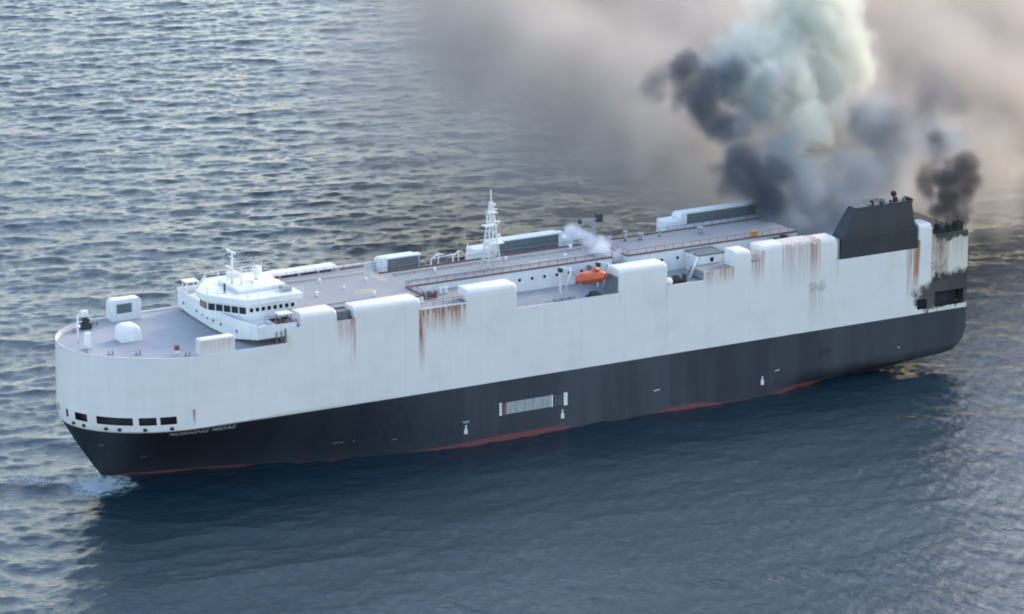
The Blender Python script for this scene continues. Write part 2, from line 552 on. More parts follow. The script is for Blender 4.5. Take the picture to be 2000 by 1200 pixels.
# weather deck plate
outl = [hp(X, ZD, -1, 0.28) for X in XR] + [hp(X, ZD, 1, 0.28) for X in XR][::-1]
q = MB()
n = len(XR)
for i in range(n - 1):
    a, b_ = hp(XR[i], ZD, -1, 0.28), hp(XR[i + 1], ZD, -1, 0.28)
    z = ZD - 0.32
    q.add([(a[0], a[1], z), (b_[0], b_[1], z), (b_[0], -b_[1], z), (a[0], -a[1], z)], [(0, 1, 2, 3)])
q.build('weather_deck', M['fore'], ship)
DK = ZD - 0.32


# ------------------------------------------------------------------ side casings
def casing(name, x0, x1, yo, yi, z0, z1, r=.95, re=(.15, .6), mat='hull', parent=None, ends=(1, 1)):
    """rounded-shoulder ventilator casing; yo is the outboard face, yi inboard"""
    s = 1 if yi > yo else -1
    ra, rb = re if isinstance(re, tuple) else (re, re)
    xs, zt = [], []
    K = 5
    for k in range(K + 1):
        t = k / K * math.pi / 2
        e = ra * (1 - math.cos(t))
        xs.append(x0 + (e if ends[0] else 0.001 * k)); zt.append(z1 - (ra * (1 - math.sin(t)) if ends[0] else 0))
    for k in range(K, -1, -1):
        t = k / K * math.pi / 2
        e = rb * (1 - math.cos(t))
        xs.append(x1 - (e if ends[1] else 0.001 * k)); zt.append(z1 - (rb * (1 - math.sin(t)) if ends[1] else 0))
    rows = []
    for x, zz in zip(xs, zt):
        rr = min(r, (zz - z0) * 0.9)
        row = [(x, yo, z0)]
        for k in range(6):
            t = k / 5 * math.pi / 2
            row.append((x, yo + s * rr * (1 - math.cos(t)), zz - rr + rr * math.sin(t)))
        row += [(x, yi, zz), (x, yi, z0)]
        rows.append(row)
    q = MB().grid(rows, True)
    q.add(rows[0], [tuple(range(len(rows[0])))])
    q.add(rows[-1], [tuple(range(len(rows[-1])))[::-1]])
    o = q.build(name, M[mat], parent or ship)
    o.data.set_sharp_from_angle(angle=R(32))
    return o


YI = -12.4
CA = [('A', 38.9, 46.0, 27.2, 29.5), ('B', 49.4, 62.6, 27.2, 29.3), ('C', 72.3, 82.5, 27.2, 29.4), ('D', 104.0, 114.5, ZD, 29.1), ('E', 129.4, 132.95, ZD, 29.2), ('F1', 135.1, 140.2, ZD, 29.5), ('F2', 140.25, 147.0, ZD, 29.35), ('F3', 147.05, 152.4, ZD, 29.2), ('G', 171.35, 174.5, ZD, 29.2)]
labs = {'A': 'short white casing beside the bridge wing', 'B': 'long white casing with rounded shoulder', 'C': 'white casing forward of the lifeboat bay', 'D': 'white casing aft of the lifeboat', 'E': 'narrow white casing', 'F1': 'white casing next to rusty gap', 'F2': 'cream stained casing', 'F3': 'white casing against the funnel', 'G': 'narrow white casing aft of the funnel'}
for (k, x0, x1, z0, z1) in CA:
    o = casing('ventilator_casing', x0, x1, -HB, YI, z0, z1, ends=((k not in ('F2', 'F3')), (k not in ('F1', 'F2'))))
    o['label'] = labs[k]
    # louvre grille on the inboard side
    box('louvre_grille', M['louvre'], o, x0 + 1.2, x1 - 1.2, YI + .02, YI + .1, z0 + .5, z1 - .7)
# raised side plating, butted on the gunwale
def plating(x0, x1, z1, y0=-HB, th=0.35):
    o = box('side_plating', M['hull'], ship, x0, x1, y0, y0 + th, ZD, z1)
    return o
plating(36.2, 82.5, 27.2)
plating(122.7, 129.4, 26.2)
plating(132.95, 135.1, 26.6)
plating(174.5, 182.95, 26.8)
# decks closing the steps behind the raised plating
box('step_deck', M['deck'], ship, 36.2, 82.5, -HB + .35, -5.3, 24.5, 27.0)
box('step_deck', M['deck'], ship, 122.7, 135.1, -HB + .35, -11.0, 24.5, 26.1)
box('step_deck', M['burnt'], ship, 174.5, 182.9, -HB + .35, 15.5, 24.5, 26.5)
# comb of frames under the rusty recess edge
fr = MB().box(62.8, 72.2, -HB - .12, -HB - .002, 26.98, 27.24)
fr.build('recess_sill', M['white'], ship)
for i in range(9):
    x = 63.2 + i * 1.05
    box('recess_frame', M['rail'], ship, x, x + .13, -HB - .09, -HB - .004, 25.9 + .25 * ((i * 7) % 3) / 2, 26.975)
# the box with rust on the gunwale forward
o = casing('gunwale_locker', 19.4, 26.1, -HB + .1, -HB + 1.9, ZD + .003, 27.4, r=.25, re=.25)
o['label'] = 'white rust stained locker on the foredeck edge'
# grey slot box between casings A and B
box('slot_louvre', M['louvre'], ship, 46.6, 48.9, -15.2, -13.4, 27.0, 28.6, .06)
# grated screen behind the bridge wing
q = MB().box(36.0, 39.0, -15.6, -15.4, ZD, 27.1)
q.build('wing_screen', M['grey'], ship, bevel=0)
for i in range(5): box('screen_post', M['rail'], ship, 34.3 + i * .9, 34.45 + i * .9, -15.75, -15.6, DK, 26.8)

# ------------------------------------------------------------------ starboard casings
SI = 12.6
def far_case(x0, x1, zt, gx0, gx1, gz0, gz1, step=None, z0=DK, lab=None):
    o = casing('ventilator_casing', x0, x1, HB - .05, SI, z0, zt, r=1.0, re=.6, mat='white')
    if lab: o['label'] = lab
    g = box('louvre_panel', M['louvre'], o, gx0, gx1, SI - .12, SI - .02, gz0, gz1)
    nz = max(2, int((gz1 - gz0) / .34))
    sl = MB()
    for i in range(nz):
        z = gz0 + (i + .5) * (gz1 - gz0) / nz
        sl.box(gx0 + .05, gx1 - .05, SI - .22, SI - .125, z - .06, z + .06)
    tag(sl.build('louvre_slats', M['slat'], o), kind='stuff')
    # bright cap strip over the louvre
    box('roof_cap', M['white'], o, gx0 - .4, x1 + .1 if gx1 > x1 - 2 else gx1 + .5, SI - .5, SI + .9, zt - .1, zt + .22, .05)
    if step:
        box('end_trunk', M['white'], o, step[0], step[1], SI - .35, HB - .3, z0 + .02, step[2], .25)
    return o
far_case(69.6, 77.6, 29.0, 70.9, 77.4, 26.0, 28.85, lab='far side casing with grey louvre near the small davit')
far_case(93.2, 108.4, 29.3, 94.3, 107.6, 26.6, 29.1, (89.2, 93.1, 28.4), lab='far side casing with long grey louvre behind the mast')
box('end_trunk', M['white'], ship, 108.5, 111.2, SI - .2, HB - .3, DK, 28.2, .3)
far_case(135.0, 156.0, 29.7, 136.5, 152.5, 27.4, 29.4, (131.4, 134.9, 28.6), lab='far side casing with louvre at the edge of the smoke')
# open canopy on posts, starboard forward
cn = empty('canopy', (53, 13, 28), ship)
box('canopy_roof', M['white'], cn, 43.5, 60.5, 12.0, 15.6, 28.65, 28.95, .05)
for x in (44.2, 48.3, 52.3, 56.2, 60.0): box('canopy_post', M['white'], cn, x, x + .35, 12.2, 12.55, 26.5, 28.65)
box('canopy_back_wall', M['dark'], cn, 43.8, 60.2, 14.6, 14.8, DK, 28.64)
box('far_bulwark', M['white'], ship, 60.6, 69.5, 15.3, 15.75, DK, 28.0, .1)

# ------------------------------------------------------------------ deckhouses
HT = 28.3


def rail(name, pts, h=1.05, mat='rail', r=.05, post=2.0, parent=None, mid=True):
    q = MB()
    for a, b_ in zip(pts[:-1], pts[1:]):
        a, b_ = Vector(a), Vector(b_)
        L = (b_ - a).length
        n = max(1, round(L / post))
        for i in range(n + 1):
            p = a.lerp(b_, i / n)
            q.tube(p, p + Vector((0, 0, h)), r, k=4)
        q.tube(a + Vector((0, 0, h)), b_ + Vector((0, 0, h)), r, k=4)
        if mid: q.tube(a + Vector((0, 0, h * .5)), b_ + Vector((0, 0, h * .5)), r * .8, k=4)
    return q.build(name, M[mat], parent or ship, recalc=False)


# wide forward house behind the bridge
fh = box('forward_house', M['white'], ship, 40.0, 65.5, -12.0, 12.0, DK, HT - .12)
box('house_deck', M['deck'], fh, 40.0, 65.45, -12.1, 12.1, HT - .118, HT)
for (x0, x1, y0, y1) in ((40.5, 65.5, -12.15, -11.9), (60.7, 65.5, 11.9, 12.15), (65.3, 65.55, -12.15, -5.3)):
    box('deck_coaming', M['red'], fh, x0, x1, y0, y1, HT + .002, HT + .22)
rail('guard_rail', [(65.4, -11.9, HT), (65.4, -5.3, HT)], parent=fh)
rail('guard_rail', [(43.5, 11.4, HT), (69, 11.4, HT)], parent=fh)
# narrow midship house
mh = box('midship_house', M['white'], ship, 65.6, 109.0, -5.3, 5.8, DK, HT - .12)
box('house_deck', M['deck'], mh, 65.5, 109.1, -5.45, 5.95, HT - .118, HT)
for y in (-5.45, 5.75): box('deck_coaming', M['red'], mh, 65.6, 109, y, y + .2, HT + .002, HT + .24)
rail('guard_rail', [(66, -5.2, HT), (109, -5.2, HT)], parent=mh, mid=False)
rail('guard_rail', [(66, 5.7, HT), (109, 5.7, HT)], parent=mh, mid=False)
for i in range(13):
    x = 73.2 + i * 2.65
    MB().tube((x, -5.30, 26.55), (x, -5.37, 26.55), .30, k=10).build('porthole', M['glass'], mh)
# deck markings and small fittings on the house tops
for (x, y, rx, ry) in ((95.6, -1.2, 2.6, 1.4), (64.4, 3.5, 1.1, 3.0), (58, -4, 2.4, 1.6)):
    q = MB()
    q.add([(x + rx * math.cos(a) * random.uniform(.8, 1.1), y + ry * math.sin(a) * random.uniform(.8, 1.1), HT + .004) for a in [i / 18 * 2 * math.pi for i in range(18)]], [tuple(range(18))])
    q.build('worn_yellow_marking', M['yellow'], mh if x > 66 else fh)
for (x, y, s) in ((48.5, -3, .5), (53, 5, .45), (57.5, -8, .5), (61, 2, .4), (46, 8, .5), (75, 1.5, .45), (90.5, 2.5, .4), (101, -1.5, .45), (55, -1, .35), (105, 3.4, .5)):
    q = MB().tube((x, y, HT), (x, y, HT + s * 1.5), s * .45, k=8).tube((x, y, HT + s * 1.5), (x, y, HT + s * 2), s * .75, s * .6, k=8)
    q.build('mushroom_vent', M['white'], fh if x < 65.5 else mh)
# pipe runs across the house tops
for y in (-2.2, 3.1):
    q = MB().tube((67, y, HT + .25), (107, y, HT + .25), .11, k=6)
    for i in range(11): q.box(67.5 + i * 3.9, 67.7 + i * 3.9, y - .15, y + .15, HT, HT + .2)
    q.build('deck_pipe', M['grey'], mh)
for y in (7.6, -9.5): MB().tube((42, y, HT + .2), (63.5, y, HT + .2), .1, k=6).build('deck_pipe', M['grey'], fh)
# equipment in the rusty recess
rc = empty('recess_winch', (68, -10, 27), ship)
MB().tube((67.2, -9.5, 27.7), (69.2, -9.5, 27.7), .55, k=12).build('winch_drum', M['red'], rc)
box('winch_frame', M['grey'], rc, 66.9, 67.15, -10.1, -8.9, 27, 28.3)
box('winch_frame', M['grey'], rc, 69.25, 69.5, -10.1, -8.9, 27, 28.3)
box('winch_motor', M['dark'], rc, 65.9, 66.85, -9.9, -9.1, 27, 27.9, .1)
for x in (70.8, 71.9): box('vent_post', M['white'], ship, x, x + .5, -8.4, -7.9, 27.0, 28.2, .08)
box('recess_locker', M['dark'], ship, 63.3, 64.8, -11.8, -10.8, 27.0, 27.8, .08)
rail('guard_rail', [(66, -14.8, 27), (72, -14.8, 27)], mat='rail')
# aft house
ah = box('aft_house', M['white'], ship, 112.0, 150.0, -5.9, 6.2, DK, HT - .1)
box('house_deck', M['deck'], ah, 111.9, 150.1, -6.05, 6.35, HT - .098, HT + .02)
for y in (-6.05, 6.15): box('deck_coaming', M['red'], ah, 112, 150, y, y + .2, HT + .022, HT + .26)
box('deck_coaming', M['red'], ah, 111.9, 112.1, -5.8, 6.1, HT + .022, HT + .26)
rail('guard_rail', [(112.2, -5.8, HT), (112.2, 5.8, HT)], parent=ah)
rail('guard_rail', [(112.2, -5.8, HT), (150, -5.8, HT)], parent=ah, mid=False)
rail('guard_rail', [(112.2, 6.0, HT), (150, 6.0, HT)], parent=ah, mid=False)
for x in (116, 119.5, 123): MB().tube((x, -5.9, 26.6), (x, -5.97, 26.6), .3, k=10).build('porthole', M['glass'], ah)
box('side_store', M['white'], ship, 124.6, 130.5, -10.8, -5.95, DK, 27.7, .1)
box('store_roof', M['louvre'], ship, 124.5, 130.6, -10.9, -6.0, 27.7, 27.95)
MB().box(127.2, 127.9, -10.87, -10.8, 26.4, 27.2).build('store_window', M['glass'], ship)
for (x, y, h, w) in ((113.5, 3.4, 1.2, .8), (117.5, 4.2, 1.7, .9), (120.5, 3.6, 1.0, 1.2), (125, 4, .9, .7), (133, 2, 1.0, 1.3)):
    q = MB().tube((x, y, HT), (x, y, HT + h), w * .35, k=8).tube((x, y, HT + h), (x, y, HT + h + .35), w * .6, w * .5, k=8)
    q.build('mushroom_vent', M['grey'], ah)
box('orange_locker', M['orange_box'], ship, 140.2, 141.4, -5.2, -4.2, HT + .02, HT + 1.1, .12)
q = MB()
for i in range(7):
    q.sphere((143.2 + i * .75, -8.6 + random.uniform(-.6, .6), 27.6 + random.uniform(-.3, .5)), random.uniform(.8, 1.2), .8, 9, 6)
q.build('burnt_wreckage', M['burnt'], ship)
box('wreck_base', M['burnt'], ship, 142.5, 149, -10.2, -7, DK, 27.6, .3)

# ------------------------------------------------------------------ bridge
br = empty('bridge', (33, 0, DK), ship)
# lower front with wings
front = [(29.3, 15.5), (29.0, 9), (28.7, 0), (29.3, -9), (30.6, -15.5)]
back = [(38.5, -15.5), (38.5, -10), (42.5, -9.5), (42.5, 9.5), (36, 10), (34, 15.5)]
poly = front + back
zb_ = [24.9, 24.5, 24.5, 24.5, 25.7, 25.7, 24.5, 24.5, 24.5, 24.5, 24.9]
MB().prism(poly, zb_, 27.0).build('lower_house', M['white'], br, bevel=.12)
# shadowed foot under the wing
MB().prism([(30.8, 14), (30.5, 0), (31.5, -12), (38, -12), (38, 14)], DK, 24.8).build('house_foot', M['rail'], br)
# wing bulwarks (front parapet following the front)
for (a, b_) in zip(front[:-1], front[1:]):
    d = Vector((b_[0] - a[0], b_[1] - a[1])).normalized()
    nrm = Vector((-d.y, d.x)) * .22
    if nrm.x < 0: nrm = -nrm
    MB().prism([a, b_, (b_[0] + nrm.x, b_[1] + nrm.y), (a[0] + nrm.x, a[1] + nrm.y)], 27.003, 28.25).build('wing_bulwark', M['white'], br)
box('wing_bulwark', M['white'], br, 30.85, 38.4, -15.5, -15.25, 27.003, 28.0)
box('wing_bulwark', M['white'], br, 29.55, 34, 15.25, 15.5, 27.003, 28.25)
# lower front portholes
for y in (12.4, 6.2, 3.6, 1.2, -1.2, -4.0, -9.6):
    x = float(np.interp(-y, [-15.5, -9, 0, 9, 15.5], [29.3, 29.0, 28.7, 29.3, 30.6])) - .02
    MB().tube((x + .03, y, 26.1), (x - .05, y, 26.1), .27, k=10).build('porthole', M['glass'], br)
# wheelhouse
wh = [(27.5, 1.6), (27.5, -1.6), (32.2, -8.2), (42.0, -8.2), (42.0, 8.2), (32.2, 8.2)]
MB().prism(wh, 27.002, 30.0).build('wheelhouse', M['white'], br)
rf = [(26.9, 1.9), (26.9, -1.9), (31.8, -8.9), (43.0, -8.9), (43.0, 8.9), (31.8, 8.9)]
MB().prism(rf, 30.003, 31.25).build('wheelhouse_roof', M['white'], br, bevel=.2)


def panes(a, b_, n, z0, z1, gap=.22, margin=.3):
    a, b_ = Vector(a), Vector(b_)
    d = (b_ - a).normalized()
    nn = Vector((d.y, -d.x))
    L = (b_ - a).length - 2 * margin
    for i in range(n):
        p = a + d * (margin + i * L / n + gap / 2)
        q_ = a + d * (margin + (i + 1) * L / n - gap / 2)
        mid = (p + q_) / 2
        off = nn * .05
        # outward test against the wheelhouse centre
        if (mid - Vector((36, 0))).dot(nn) < 0: off = -off
        MB().prism([p - off, q_ - off, q_ + off, p + off], z0, z1).build('window_pane', M['glass'], br)


panes((27.5, 1.6), (27.5, -1.6), 2, 28.45, 29.65, .18, .1)
panes((27.5, -1.6), (32.2, -8.2), 5, 28.45, 29.65, .25, .1)
panes((32.2, 8.2), (27.5, 1.6), 5, 28.45, 29.65, .25, .1)
panes((32.2, -8.2), (42.0, -8.2), 8, 28.75, 29.45, .5, .3)
panes((32.2, 8.2), (42.0, 8.2), 8, 28.75, 29.45, .5, .3)
# shelters on the wing ends
for s in (1, -1):
    y0, y1 = (13.0, 15.3) if s > 0 else (-15.2, -13.2)
    x0 = 30.0 if s > 0 else 35.2
    box('wing_shelter_roof', M['white'], br, x0, x0 + 2.6, y0, y1, 29.5, 29.7)
    for x in (x0 + .15, x0 + 2.3):
        for y in (y0 + .15, y1 - .3): box('shelter_post', M['white'] if s > 0 else M['rail'], br, x, x + .15, y, y + .15, 27.02, 29.5)
rail('guard_rail', [(35, -9.6, 27.02), (38.3, -14.9, 27.02), (33, -14.9, 27.02)], parent=br)
rail('guard_rail', [(38.4, -15.3, 28.0), (31, -15.3, 28.0)], h=.5, parent=br, mid=False)
# compass deck
MB().prism([(32.5, 4.2), (32.5, -4.2), (41, -4.2), (41, 4.2)], 31.253, 31.9).build('compass_deck', M['white'], br, bevel=.12)
rail('guard_rail', [(43, -8.7, 31.25), (32.2, -8.7, 31.25), (27.4, -1.9, 31.25), (27.4, 1.9, 31.25), (32.2, 8.7, 31.25), (43, 8.7, 31.25)], mat='white', parent=br)
box('roof_locker', M['white'], br, 35.0, 37.0, 4.6, 6.6, 31.253, 32.6, .1)
box('roof_locker', M['grey'], br, 40, 41.6, -7.2, -5, 31.253, 32.1, .1)
q = MB().box(30.6, 30.85, -2.3, -1.9, 31.253, 32.9)
q.build('binnacle', M['dark'], br)
# bridge mast with radars
q = MB().tube((33.5, .6, 31.9), (33.5, .6, 37.6), .32, .16, k=8).tube((33.5, -1.2, 34.6), (33.5, 2.4, 34.6), .1, k=6).tube((33.5, -.9, 36.7), (33.5, 2.1, 36.7), .09, k=6)
q.tube((34.6, -.9, 31.9), (34.6, -.9, 35.2), .16, .07, k=6).tube((32.6, 1.5, 31.9), (33.5, .6, 34.5), .1, k=6)
q.build('bridge_mast', M['white'], br)
box('radar_scanner', M['white'], br, 33.2, 33.5, -1.2, 2.2, 37.65, 37.95)
box('radar_scanner', M['white'], br, 32.7, 33.0, -.7, 1.7, 34.9, 35.15)
q = MB().sphere((38.6, 1.2, 33.6), .85, 1.1).tube((38.6, 1.2, 31.9), (38.6, 1.2, 33.0), .4, k=8)
q.build('radar_dome', M['white'], br)
q = MB().sphere((36, -2.6, 32.6), .45).tube((36, -2.6, 31.9), (36, -2.6, 32.3), .2, k=6)
q.build('radar_dome', M['white'], br)
for (x, y, h) in ((28.6, 1.0, 1.6), (35.5, -3.6, 3.4), (40.6, 3.4, 2.6), (32, 3.2, 2.4)):
    MB().tube((x, y, 31.25), (x, y, 31.9 + h), .06, .03, k=5).build('whip_antenna', M['white'], br)

# ------------------------------------------------------------------ foredeck fittings
fb = casing('foredeck_trunk', 15.2, 21.0, 16.0 - .5, 12.9, DK, 28.2, r=.7, re=.6, mat='white')
fb['label'] = 'white foredeck trunk with dark grille'
MB().box(16.2, 19.1, 12.80, 12.899, 25.7, 27.4).build('trunk_grille', M['louvre'], fb)
for i in range(6): box('grille_slat', M['slat'], fb, 16.25, 19.05, 12.72, 12.798, 25.85 + i * .27, 25.95 + i * .27)
o = casing('foredeck_hood', 11.2, 15.0, -.8, 2.2, DK, 27.2, r=.9, re=1.1, mat='white')
o['label'] = 'small rounded white ventilator hood'
gv = empty('gooseneck_vent', (16.7, -12.3, DK), ship)
MB().tube((16.7, -12.3, DK), (16.7, -12.3, 25.2), .3, k=10).build('vent_pipe', M['white'], gv)
MB().tube((16.7, -12.3, 25.2), (16.7, -12.3, 26.0), .48, k=12).build('vent_head', M['red'], gv)
jm = empty('bow_light_mast', (4.6, 3.2, DK), ship)
MB().tube((4.6, 3.2, DK), (4.6, 3.2, 29.6), .2, .12, k=8).build('mast_tube', M['white'], jm)
MB().tube((4.2, 3.2, 27.3), (5.0, 3.2, 27.3), .3, k=8).build('mast_collar', M['white'], jm)
MB().sphere((4.6, 3.2, 29.85), .25).build('mast_lamp', M['yellow'], jm)
box('bow_platform', M['white'], ship, 4.2, 5.2, -1.4, -.5, DK, 27.2, .1)
ww = empty('bow_windlass', (9, 9.5, DK), ship)
box('windlass_base', M['dark'], ww, 8.4, 10.4, 10.5, 12.0, DK, 25.4, .1)
MB().tube((9.4, 10.4, 25.9), (9.4, 12.1, 25.9), .55, k=12).build('windlass_drum', M['dark'], ww)
box('windlass_hood', M['white'], ww, 8.6, 10.0, 11.0, 12.0, 26.4, 27.6, .2)
for (x, y) in ((3.2, -3.2), (6.6, -6.6), (10.8, -8.9), (18.0, -13.9), (12, 13), (7, 10)):
    q = MB()
    for k in (-.35, .35): q.tube((x + k, y, DK), (x + k, y, DK + .65), .16, k=8).tube((x + k, y, DK + .65), (x + k, y, DK + .75), .22, k=8)
    q.box(x - .6, x + .6, y - .25, y + .25, DK, DK + .1)
    q.build('mooring_bitts', M['grey'], ship)
# low bulwark rim round the bow
q = MB()
bs = [X for X in XR if X <= 15]
for side in (-1, 1):
    a = [hp(X, ZD, side, .02) for X in bs]; c = [hp(X, ZD, side, .22) for X in bs]
    q.grid([[(p[0], p[1], ZD + .002) for p in a], [(p[0], p[1], ZD + .75 * max(0, 1 - X / 15) ** .6 + .01) for p, X in zip(a, bs)], [(p[0], p[1], ZD + .75 * max(0, 1 - X / 15) ** .6 + .01) for p, X in zip(c, bs)], [(p[0], p[1], ZD + .002) for p in c]], False)
q.build('bow_bulwark', M['hull'], ship)

# ------------------------------------------------------------------ main lattice mast
mm = empty('lattice_mast', (85.6, -1, HT), ship)
mx, my = 85.6, -.8
def lg(z):
    t = (z - HT) / 13.5
    return 1.25 * (1 - t) + .12
for sx in (-1, 1):
    for sy in (-1, 1):
        MB().tube((mx + sx * lg(HT), my + sy * lg(HT), HT), (mx + sx * lg(41), my + sy * lg(41), 41.0), .15, .1, k=6).build('mast_leg', M['white'], mm)
q = MB()
zs = [HT + 1.8 + i * 1.75 for i in range(7)]
for i, z in enumerate(zs):
    w = lg(z)
    c4 = [(mx - w, my - w, z), (mx + w, my - w, z), (mx + w, my + w, z), (mx - w, my + w, z)]
    for k in range(4): q.tube(c4[k], c4[(k + 1) % 4], .07, k=5)
    if i + 1 < len(zs):
        w2 = lg(zs[i + 1]); z2 = zs[i + 1]
        d4 = [(mx - w2, my - w2, z2), (mx + w2, my - w2, z2), (mx + w2, my + w2, z2), (mx - w2, my + w2, z2)]
        for k in range(4): q.tube(c4[k], d4[(k + 1) % 4], .05, k=4)
q.build('lattice_bracing', M['white'], mm)
for (z, w, o_) in ((33.0, 1.7, .5), (36.4, 1.3, -.2), (38.8, .9, .2)):
    MB().box(mx - w + o_, mx + w + o_, my - w * .7, my + w * .7, z, z + .14).build('mast_platform', M['white'], mm)
q = MB().tube((mx - 2.3, my, 33.9), (mx + 2.3, my, 33.9), .1, k=6).tube((mx + 2.0, my, 37.0), (mx - 1.2, my, 37.4), .09, k=6).tube((mx - 1.3, my, 39.4), (mx + 1.3, my, 39.4), .08, k=6)
q.build('mast_yard', M['white'], mm)
for (x, y, z) in ((mx - 1.3, my - .6, 33.3), (mx + 1.2, my - .5, 36.7), (mx - .8, my, 37.9), (mx + .7, my, 40.0), (mx + 1.7, my, 34.1)):
    MB().tube((x, y, z), (x, y, z + .55), .25, .2, k=8).build('mast_lamp', M['white'], mm)
MB().tube((mx, my, 40.8), (mx, my, 43.3), .17, .06, k=6).build('mast_top', M['white'], mm)

# small davit frames on the starboard side
dv = empty('gangway_davit', (82, 10, DK), ship)
for (x, l) in ((79.3, 1.8), (84.0, 1.4)):
    q = MB().tube((x, 11.5, DK), (x + .2, 11.5, 28.0), .16, k=6).tube((x + .2, 11.5, 28.0), (x + l, 11.5, 28.9), .14, k=6).tube((x + l, 11.5, 28.9), (x + l + .9, 11.5, 28.5), .12, k=6)
    q.tube((x + l, 11.5, 28.8), (x + l - .2, 11.5, DK), .1, k=6)
    q.build('davit_arm', M['white'], dv)
MB().tube((79.5, 11.5, 28.0), (85, 11.5, 28.4), .09, k=6).build('davit_beam', M['white'], dv)
MB().tube((86.2, 11.5, DK), (87.4, 11.5, 30.0), .12, .08, k=6).build('davit_arm', M['white'], dv)

# provision crane, starboard
cr = empty('deck_crane', (115.4, 13, DK), ship)
MB().tube((115.6, 13.0, DK), (115.6, 13.0, 30.6), .45, .38, k=10).build('crane_post', M['grey'], cr)
MB().box(112.6, 117.0, 12.8, 13.2, 30.7, 31.1).build('crane_jib', M['grey'], cr, bevel=.05)
box('crane_cab', M['dark'], cr, 116.2, 117.4, 12.4, 13.6, 30.3, 31.9, .1)
box('crane_hook_block', M['dark'], cr, 112.3, 112.9, 12.7, 13.3, 30.3, 31.2, .08)

# ------------------------------------------------------------------ lifeboat bay
lx0, lx1, ly, lz = 96.3, 103.2, -13.4, 26.2
lb = empty('lifeboat', (99.7, ly, lz))
tag(lb, 'orange enclosed lifeboat hanging in its davits in the ship side', 'lifeboat')
K, S = 17, 17
rows = []
for j in range(K):
    t = j / (K - 1)
    e = (1 - abs(2 * t - 1) ** 4.0) ** .55
    w = max(.02, 1.25 * e)
    zlow = .55 * abs(2 * t - 1) ** 3
    row = []
    for i in range(9):       # hull half section, keel up
        a = -math.pi / 2 + math.pi * i / 8
        row.append((lx0 + (lx1 - lx0) * t, ly + w * math.sin(a) * (1 if abs(a) < 1.4 else 1), lz + zlow * .6 + .3 + .95 * (1 - math.cos(a) * e) if e > .01 else lz + zlow + 1.0))
    rows.append(row)
MB().grid(rows, True).build('boat_hull', M['orange'], lb)
rows = []
for j in range(K):
    t = j / (K - 1)
    e = (1 - abs(2 * t - 1) ** 4.0) ** .55
    w = max(.02, 1.27 * e)
    row = []
    for i in range(11):
        a = -math.pi / 2 + math.pi * i / 10
        row.append((lx0 + (lx1 - lx0) * t, ly + w * math.copysign(abs(math.sin(a)) ** .8, math.sin(a)), lz + 1.2 + 1.35 * e * max(0, math.cos(a)) ** .7 + .02))
    rows.append(row)
MB().grid(rows, True).build('boat_canopy', M['orange'], lb)
box('fender_strip', M['hatch'], lb, lx0 + .6, lx1 - .6, ly - 1.34, ly - 1.2, lz + 1.12, lz + 1.32, .04)
MB().sphere((100.6, ly, lz + 2.55), .8, .75, 12, 8).build('steering_cupola', M['orange'], lb)
box('cupola_window', M['hatch'], lb, 100.1, 101.1, ly - .8, ly - .66, lz + 2.55, lz + 2.85, .03)
for x in (98.0, 99.0, 102.0): MB().tube((x, ly - 1.2, lz + 1.75), (x, ly - 1.26, lz + 1.75), .14, k=8).build('boat_porthole', M['hatch'], lb)
box('keel', M['hatch'], lb, lx0 + 1.6, lx1 - 1.2, ly - .08, ly + .08, lz + .2, lz + .5)
MB().tube((lx0 + .55, ly, lz + .7), (lx0 + .15, ly, lz + .7), .3, k=8).build('propeller_guard', M['hatch'], lb)
for x in (95.4, 103.5):
    da = empty('boat_davit', (x, -12, DK), ship)
    MB().box(x - .15, x + .15, -9.6, -9.3, DK, 29.2).build('davit_leg', M['white'], da)
    q = MB().tube((x, -9.5, 29.1), (x, ly + .2, 29.7), .17, k=6).tube((x, -11.0, DK), (x, ly, 29.6), .15, k=6)
    q.build('davit_arm', M['white'], da)
    MB().tube((x + (.9 if x < 100 else -.9), ly, 28.2), (x, ly + .2, 29.6), .05, k=4).build('davit_fall', M['dark'], da)
    box('davit_winch', M['dark'], da, x - .35, x + .35, -9.9, -9.0, 28.2, 29.0, .08)
wb = empty('boat_winch', (98.5, -14, DK), ship)
MB().tube((98.6, -14.9, 24.75), (100.2, -14.9, 24.75), .55, k=12).build('winch_drum', M['dark'], wb)
box('winch_bed', M['dark'], wb, 98.0, 101.0, -15.5, -14.2, DK, DK + .35, .05)
box('bay_bulkhead', M['slat'], ship, 103.55, 103.95, -15.9, -5.4, DK, 27.6)
rail('guard_rail', [(83, -15.6, ZD - .3), (95, -15.6, ZD - .3)], h=.7, mat='grey', mid=False)
for i in range(3): box('bay_locker', M['grey'], ship, 91 + i * 1.6, 92.2 + i * 1.6, -15.2, -14.5, DK, DK + .7, .06)
# second notch: winch, post and locker
nw = empty('mooring_winch', (117.5, -14, DK), ship)
MB().tube((116.8, -14.6, 25.2), (118.6, -14.6, 25.2), .75, k=12).build('winch_drum', M['dark'], nw)
box('winch_bed', M['dark'], nw, 116.3, 119.0, -15.4, -13.9, DK, DK + .4, .05)
box('winch_gear_case', M['dark'], nw, 118.7, 119.3, -15.2, -14.0, DK, 26.0, .1)
q = MB().sphere((115.5, -14.9, 25.0), .85, .9, 12, 8)
q.build('white_fender_drum', M['white'], ship)
q = MB().tube((119.9, -14.2, DK), (119.9, -14.2, 29.0), .13, k=6).tube((119.9, -14.2, 28.6), (121.6, -13.2, 29.3), .1, k=6)
q.build('derrick_post', M['grey'], ship)
MB().tube((121.6, -12.6, DK), (123.2, -12.6, 28.2), .25, .15, k=6).build('white_davit', M['white'], ship)

